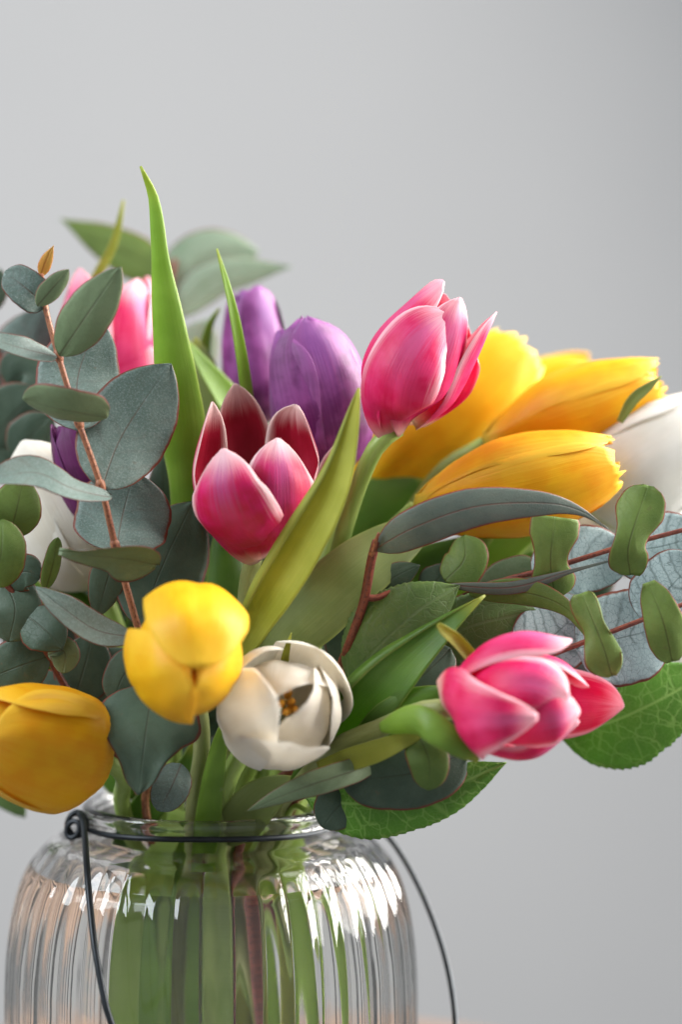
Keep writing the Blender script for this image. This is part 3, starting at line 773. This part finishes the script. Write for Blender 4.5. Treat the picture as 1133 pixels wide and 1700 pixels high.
# ------------------------------------------------------------------ eucalyptus
def branch(label, stem_px, r0, r1, mat='twig', neck=None, bottom=None, name='eucalyptus_branch', cat='eucalyptus', group=None, grow=True):
    t = empty(name, (0, 0, .012)); tag(t, label, cat, group)
    pts = [P(*q) for q in stem_px]
    pts = pts[:-1] + into_jar(pts[-1], neck=neck, bottom=bottom)
    tube('stem', t, pts, [r0, (r0+r1)/2, r1, r1], M[mat], n=80, sides=10)
    return t
def leaf(t, pts, W, mats='euc', prof='euc', A=.25, name='leaf', **k):
    ms = [M[m] for m in (mats if isinstance(mats, tuple) else (mats,))]
    k.setdefault('lump', .03); k.setdefault('seed', len(bpy.data.objects) % 97)
    return ribbon(name, t, pts, W, prof, ms, A=A, **k)
def petiole(t, a, b, mat='twig', r=.0007):
    tube('petiole', t, [P(*a), P(*b)], [r*1.3, r*.8], M[mat], n=6, sides=6)
BG = ('euc', 'euc_sage'); GB = ('euc_sage', 'euc'); UG = ('euc_green', 'euc_pale')

t = branch('eucalyptus sprig with orange tip rising in front of the pink tulip', [(68,455,-6),(76,515,-6.3),(97,592,-6.6),(131,703,-7.0),(167,806,-7.1),(191,905,-7.0),(226,1032,-6.6),(268,1170,-5.2)], .0009, .0016, 'twig_l', neck=(-2.2, -2.4))
for q_ in ((97,592,-6.6),(131,703,-7.0),(167,806,-7.1),(191,905,-7.0)):
    a_ = P(*q_); d_ = (P(q_[0]-10, q_[1]-32, q_[2]) - a_).normalized()
    tube('node', t, [a_ - d_*.0026, a_, a_ + d_*.0026], [.0009, .0016, .0017, .0009], M['twig_l'], n=8, sides=10)
leaf(t, [(68,458,-6),(76,434,-6.1),(89,407,-6.2)], 22, 'euc_orange', 'lance')
leaf(t, [(78,508,-6.2),(48,482,-6.6),(8,450,-6.4)], 66, BG, 'round', A=-.5)
leaf(t, [(62,508,-6.6),(86,480,-7),(114,447,-7.2)], 40, GB, 'euc', A=.4, roll=20)
leaf(t, [(99,590,-6.8),(140,530,-7.8),(201,443,-8.2)], 84, GB, 'euc', A=.35)
leaf(t, [(94,592,-6.8),(40,580,-7.6),(-35,556,-8.2)], 56, BG, 'euc', A=-.3, roll=52)
leaf(t, [(131,715,-6.6),(130,625,-5.6),(166,528,-5.0)], 142, BG, 'euc', A=.2)
leaf(t, [(178,692,-7.6),(110,680,-8.3),(37,662,-7.9)], 100, GB, 'round', A=.45, roll=-56)
leaf(t, [(168,812,-7.1),(205,720,-6.2),(284,604,-5.8)], 152, BG, 'euc', A=.2)
leaf(t, [(184,826,-7.3),(120,812,-8.4),(60,785,-8.6),(0,792,-9.2),(-40,800,-9.2)], 70, BG, 'euc', A=-.3, roll=[48, 52, 30], wave=(.2, 1.2, .5))
leaf(t, [(193,918,-6.8),(203,860,-6.0),(224,784,-5.4)], 162, BG, 'round', A=.2)
leaf(t, [(260,936,-7.6),(190,924,-8.5),(98,914,-8.3)], 108, GB, 'lance', A=-.5, roll=-58, wave=(.18, 1.2, .6))
leaf(t, [(222,1058,-6.8),(160,1046,-7.6),(105,1010,-8),(58,974,-8)], 62, BG, 'euc', A=-.35, roll=30)
leaf(t, [(230,1040,-5.4),(275,930,-4.4),(322,832,-3.8)], 150, ('euc_dark', 'euc_sage'), 'euc', A=.25)
leaf(t, [(195,905,-5.6),(178,960,-5.2),(160,1025,-5.0)], 62, ('euc_dark', 'euc_sage'), 'euc', A=.3)
leaf(t, [(252,1140,-6.4),(240,1225,-8.2),(229,1320,-8.6)], 180, ('euc_dark', 'euc_sage'), [(0,.1),(.1,.7),(.25,.98),(.42,1),(.58,.74),(.75,.42),(.9,.27),(1,.02)], A=.25, wave=(.12, 1.5, .3))
leaf(t, [(300,1268,-5),(282,1310,-5.6),(262,1346,-5.6)], 66, BG, 'round', A=.4)
leaf(t, [(240,1080,-5),(205,1120,-5.4),(188,1165,-5.4)], 66, ('euc_dark', 'euc_sage'), 'round', A=.3)

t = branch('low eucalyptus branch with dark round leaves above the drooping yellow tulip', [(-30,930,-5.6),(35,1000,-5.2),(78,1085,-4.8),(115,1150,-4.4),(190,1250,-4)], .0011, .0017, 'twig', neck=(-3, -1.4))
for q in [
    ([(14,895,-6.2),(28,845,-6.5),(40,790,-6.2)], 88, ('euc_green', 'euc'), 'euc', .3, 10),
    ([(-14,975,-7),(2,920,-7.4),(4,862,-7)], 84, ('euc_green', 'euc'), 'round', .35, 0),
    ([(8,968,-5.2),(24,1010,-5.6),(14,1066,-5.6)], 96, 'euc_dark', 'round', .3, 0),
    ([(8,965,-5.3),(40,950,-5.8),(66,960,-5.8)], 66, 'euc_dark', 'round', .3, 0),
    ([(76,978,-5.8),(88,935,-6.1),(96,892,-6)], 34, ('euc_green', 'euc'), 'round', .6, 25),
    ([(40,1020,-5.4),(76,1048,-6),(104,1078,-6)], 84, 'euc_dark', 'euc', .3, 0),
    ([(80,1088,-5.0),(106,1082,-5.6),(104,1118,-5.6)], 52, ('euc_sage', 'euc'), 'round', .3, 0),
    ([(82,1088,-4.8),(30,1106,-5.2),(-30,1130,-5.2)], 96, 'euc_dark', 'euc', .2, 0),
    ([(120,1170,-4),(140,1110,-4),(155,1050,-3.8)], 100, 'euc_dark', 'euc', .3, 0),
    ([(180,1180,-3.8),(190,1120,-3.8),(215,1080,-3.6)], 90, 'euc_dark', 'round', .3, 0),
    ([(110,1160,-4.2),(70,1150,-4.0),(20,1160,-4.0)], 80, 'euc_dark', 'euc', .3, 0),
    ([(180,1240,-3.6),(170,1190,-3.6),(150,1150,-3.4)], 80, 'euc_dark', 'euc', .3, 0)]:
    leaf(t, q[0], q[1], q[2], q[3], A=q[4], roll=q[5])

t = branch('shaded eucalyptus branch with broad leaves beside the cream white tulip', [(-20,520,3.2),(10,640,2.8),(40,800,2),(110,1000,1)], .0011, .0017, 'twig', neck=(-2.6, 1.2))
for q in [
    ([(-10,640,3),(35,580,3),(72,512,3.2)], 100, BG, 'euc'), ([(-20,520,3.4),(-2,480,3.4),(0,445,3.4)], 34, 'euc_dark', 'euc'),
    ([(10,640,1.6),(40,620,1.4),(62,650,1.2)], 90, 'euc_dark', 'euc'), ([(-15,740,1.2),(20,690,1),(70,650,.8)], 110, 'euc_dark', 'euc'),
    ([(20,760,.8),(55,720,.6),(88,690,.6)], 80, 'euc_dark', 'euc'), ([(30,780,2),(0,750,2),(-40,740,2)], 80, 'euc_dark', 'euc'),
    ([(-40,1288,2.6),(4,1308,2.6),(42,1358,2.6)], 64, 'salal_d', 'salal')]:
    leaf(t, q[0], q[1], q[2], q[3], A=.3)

t = branch('eucalyptus branch at the back with long leaves above the purple tulips', [(290,430,10),(282,500,9.6),(290,700,7),(310,1000,4)], .0010, .0017, 'twig', neck=(-.4, 2.8))
leaf(t, [(285,462,10),(195,412,10.4),(100,363,10.8)], 74, 'euc_green', 'lance', A=.2)
leaf(t, [(284,500,10),(330,430,10.2),(430,418,10.6)], 92, 'euc_backlit', 'euc', A=.3)
leaf(t, [(286,525,9.8),(360,462,10),(486,442,10.4)], 64, 'euc_backlit', 'lance', A=.3)
leaf(t, [(300,640,8),(325,580,8),(345,530,8)], 80, 'euc_backlit', 'euc')

t = branch('red-stemmed eucalyptus branch with green leaves below the bright white tulip', [(1150,876,-4.8),(1030,908,-5),(920,942,-5),(820,970,-4.6),(720,1020,-4),(620,1130,-3.4)], .0008, .0016, 'twig', neck=(2.8, -1.6))
leaf(t, [(890,968,-4.2),(960,930,-4),(1046,932,-3.8)], 118, ('euc_pale',), 'round', A=.2)
leaf(t, [(1020,915,-4),(1090,910,-3.8),(1170,890,-3.6)], 120, ('euc_pale',), 'round', A=.2)
leaf(t, [(800,985,-3.6),(860,955,-3.6),(900,945,-3.6)], 70, ('euc_sage', 'euc'), 'round')
leaf(t, [(1048,954,-6),(1046,905,-6.6),(1078,806,-6.2)], 84, UG, [(0,.35),(.06,.6),(.2,.84),(.38,.66),(.52,.70),(.72,1),(.88,.9),(.96,.6),(1,.2)], A=.35, wave=(.2, 1, 0))
petiole(t, (1026,909,-5.1), (1046,880,-6.3))
leaf(t, [(922,990,-5.8),(916,930,-6.2),(924,858,-6)], 92, ('euc_green', 'euc'), [(0,.35),(.06,.7),(.2,.86),(.42,.62),(.6,.68),(.8,.92),(.95,.94),(1,.84)], A=.4, wave=(.1, 1, 1))
leaf(t, [(742,972,-5.4),(850,976,-6.0),(950,948,-6.4),(1018,930,-6.4)], 1, 'euc_grey', [(0,6),(.2,20),(.5,22),(.75,8),(1,3)], A=.5)
leaf(t, [(780,985,-5.2),(870,984,-6),(940,1010,-6.6),(982,1066,-6.8)], 1, ('euc_green', 'euc'), [(0,10),(.2,44),(.5,46),(.8,20),(1,2)], A=.4, roll=20)

t = branch('eucalyptus branch with pale blue leaves behind the sideways pink tulip', [(1150,998,-6.2),(1065,1030,-6.4),(945,1076,-6.4),(850,1112,-6),(760,1150,-5),(640,1220,-4)], .0008, .0016, 'twig', neck=(3, -1))
leaf(t, [(958,1078,-5.6),(1040,1058,-5.3),(1118,1040,-5)], 160, ('euc_pale',), 'round', A=.15)
leaf(t, [(1065,1028,-5.4),(1112,978,-5.2),(1160,925,-5)], 120, ('euc_pale',), 'round', A=.15)
leaf(t, [(862,1095,-5.6),(925,1052,-5.2),(978,1000,-5)], 130, ('euc_pale',), 'round', A=.15)
leaf(t, [(1018,1122,-7.8),(1000,1065,-8),(968,984,-7.4)], 78, UG, [(0,.2),(.06,.62),(.2,1),(.4,.82),(.6,.62),(.8,.72),(.95,.66),(1,.4)], A=.3, wave=(.28, 1.2, .4), lip=(1, .74, 125))
leaf(t, [(1118,1098,-7),(1104,1035,-7.3),(1078,966,-7)], 72, UG, [(0,.3),(.08,.66),(.3,1),(.6,.9),(.85,.66),(1,.3)], A=.35, wave=(.22, 1, 1))
leaf(t, [(960,1085,-5),(1000,1120,-4.8),(1020,1150,-4.8)], 60, ('euc',), 'round', A=.15)

t = branch('dark red twig with one long lance leaf under the yellow tulips', [(626,898,-6.4),(617,930,-6.2),(604,1000,-5.6),(580,1070,-5),(566,1110,-4.4),(540,1230,-3.4)], .0016, .0020, 'twig', neck=(1.4, -2.6), bottom=(.4, -3.4))
leaf(t, [(624,912,-6.4),(690,876,-7.1),(790,842,-7.4),(900,836,-7.2),(962,848,-6.8),(1012,879,-6.4)], 1, ('euc_grey', 'euc_green'), [(0,10),(.04,36),(.1,58),(.25,72),(.45,66),(.65,48),(.8,24),(.9,9),(1,2)], A=.3, lump=.0, roll=-4)
tube('side_shoot', t, [P(602,992,-5.6), P(628,992,-5.6), P(652,980,-5.5)], [.0014, .0009], M['twig'], n=8, sides=8)
tube('side_shoot', t, [P(618,920,-6.3), P(624,900,-6.6), P(629,884,-6.7)], [.0014, .0004], M['twig_l'], n=8, sides=8)
leaf(t, [(740,965,-4.6),(772,930,-4.6),(772,888,-4.4)], 80, ('euc_green', 'euc'), 'round', A=.5, roll=-20)
leaf(t, [(590,1040,-4),(645,968,-4.4),(698,938,-4.4)], 62, 'euc_dark', 'euc', A=.3)
leaf(t, [(700,985,-3.8),(730,960,-3.8),(745,935,-3.8)], 60, 'euc_dark', 'euc', A=.3)
leaf(t, [(570,1120,-3.4),(590,1040,-3.2),(640,980,-3)], 90, 'euc_dark', 'euc', A=.3)

t = branch('short eucalyptus branch with slate leaves hanging over the jar rim', [(770,1240,-7.4),(690,1262,-7.6),(600,1280,-6.8),(540,1310,-5.4)], .0009, .0015, 'twig', neck=(2.6, -2.6))
leaf(t, [(775,1248,-7.4),(690,1282,-8),(566,1296,-7.8)], 122, ('euc_dark', 'euc_green'), 'round', A=.3, wave=(.16, 1.5, 0))
leaf(t, [(690,1212,-8.6),(712,1262,-9.2),(712,1312,-9)], 72, ('euc_green', 'euc'), 'round', A=.35)
leaf(t, [(640,1262,-7.4),(560,1288,-8.6),(490,1312,-8.8),(411,1346,-8.2)], 1, ('euc_sage', 'euc_pale'), [(0,12),(.2,40),(.45,46),(.7,34),(.9,16),(1,2)], A=.4, roll=[10, 0, -35])
leaf(t, [(612,1300,-6),(565,1335,-6.6),(535,1374,-6.6)], 84, ('euc_dark', 'euc_green'), 'round', A=.3)
leaf(t, [(748,1076,-5.6),(704,1120,-6),(660,1158,-6)], 82, ('euc_dark', 'euc'), 'round', A=.3)

# broad leaves
def salal(t, pts, W, mat='salal', **k):
    k.setdefault('A', .3)
    return ribbon('leaf', t, pts, W, 'salal', [M[mat]], serr=.05, n=(104, 14), th=.0006, lump=.035, seed=len(bpy.data.objects) % 91, **k)
LB = dict(name='lemon_leaf_branch', cat='foliage branch')
t = branch('branch with one broad veined green leaf beyond the sideways pink tulip', [(940,1215,-1.6),(820,1215,-1.2),(680,1230,-1.4),(580,1290,-1.6)], .0010, .0016, 'stem', neck=(3.2, -.2), **LB)
salal(t, [(930,1220,-1.8),(1010,1200,-2.8),(1090,1165,-3),(1190,1110,-2.6)], 172)
t = branch('branch with a bright toothed leaf hanging over the jar rim', [(520,1335,-5.2),(512,1345,-4.6)], .0010, .0016, 'stem', neck=(2.8, -2.8), **LB)
salal(t, [(508,1322,-5.4),(600,1334,-7),(730,1312,-7.6),(842,1266,-7.4)], 128, roll=10)
t = branch('branch with dull green leaves beside the dark red twig', [(590,1120,-4.4),(570,1160,-4),(545,1260,-3.2)], .0010, .0016, 'stem', neck=(2.2, -1.4), **LB)
salal(t, [(578,1128,-4.8),(640,1062,-5.8),(700,1010,-6),(764,972,-5.6)], 150, 'salal_d', roll=-8)
salal(t, [(690,1095,-4.8),(780,1040,-5.2),(900,1014,-5)], 110, 'salal_d', roll=10)

# dark filler leaves added so the wall does not show through the bouquet's heart
t = branch('eucalyptus branch of added dark filler leaves in the shaded heart of the bouquet', [(560,880,3.5),(520,960,3),(470,1080,2.4),(430,1200,1.6),(400,1280,1)], .0012, .0018, 'twig', neck=(.4, .6))
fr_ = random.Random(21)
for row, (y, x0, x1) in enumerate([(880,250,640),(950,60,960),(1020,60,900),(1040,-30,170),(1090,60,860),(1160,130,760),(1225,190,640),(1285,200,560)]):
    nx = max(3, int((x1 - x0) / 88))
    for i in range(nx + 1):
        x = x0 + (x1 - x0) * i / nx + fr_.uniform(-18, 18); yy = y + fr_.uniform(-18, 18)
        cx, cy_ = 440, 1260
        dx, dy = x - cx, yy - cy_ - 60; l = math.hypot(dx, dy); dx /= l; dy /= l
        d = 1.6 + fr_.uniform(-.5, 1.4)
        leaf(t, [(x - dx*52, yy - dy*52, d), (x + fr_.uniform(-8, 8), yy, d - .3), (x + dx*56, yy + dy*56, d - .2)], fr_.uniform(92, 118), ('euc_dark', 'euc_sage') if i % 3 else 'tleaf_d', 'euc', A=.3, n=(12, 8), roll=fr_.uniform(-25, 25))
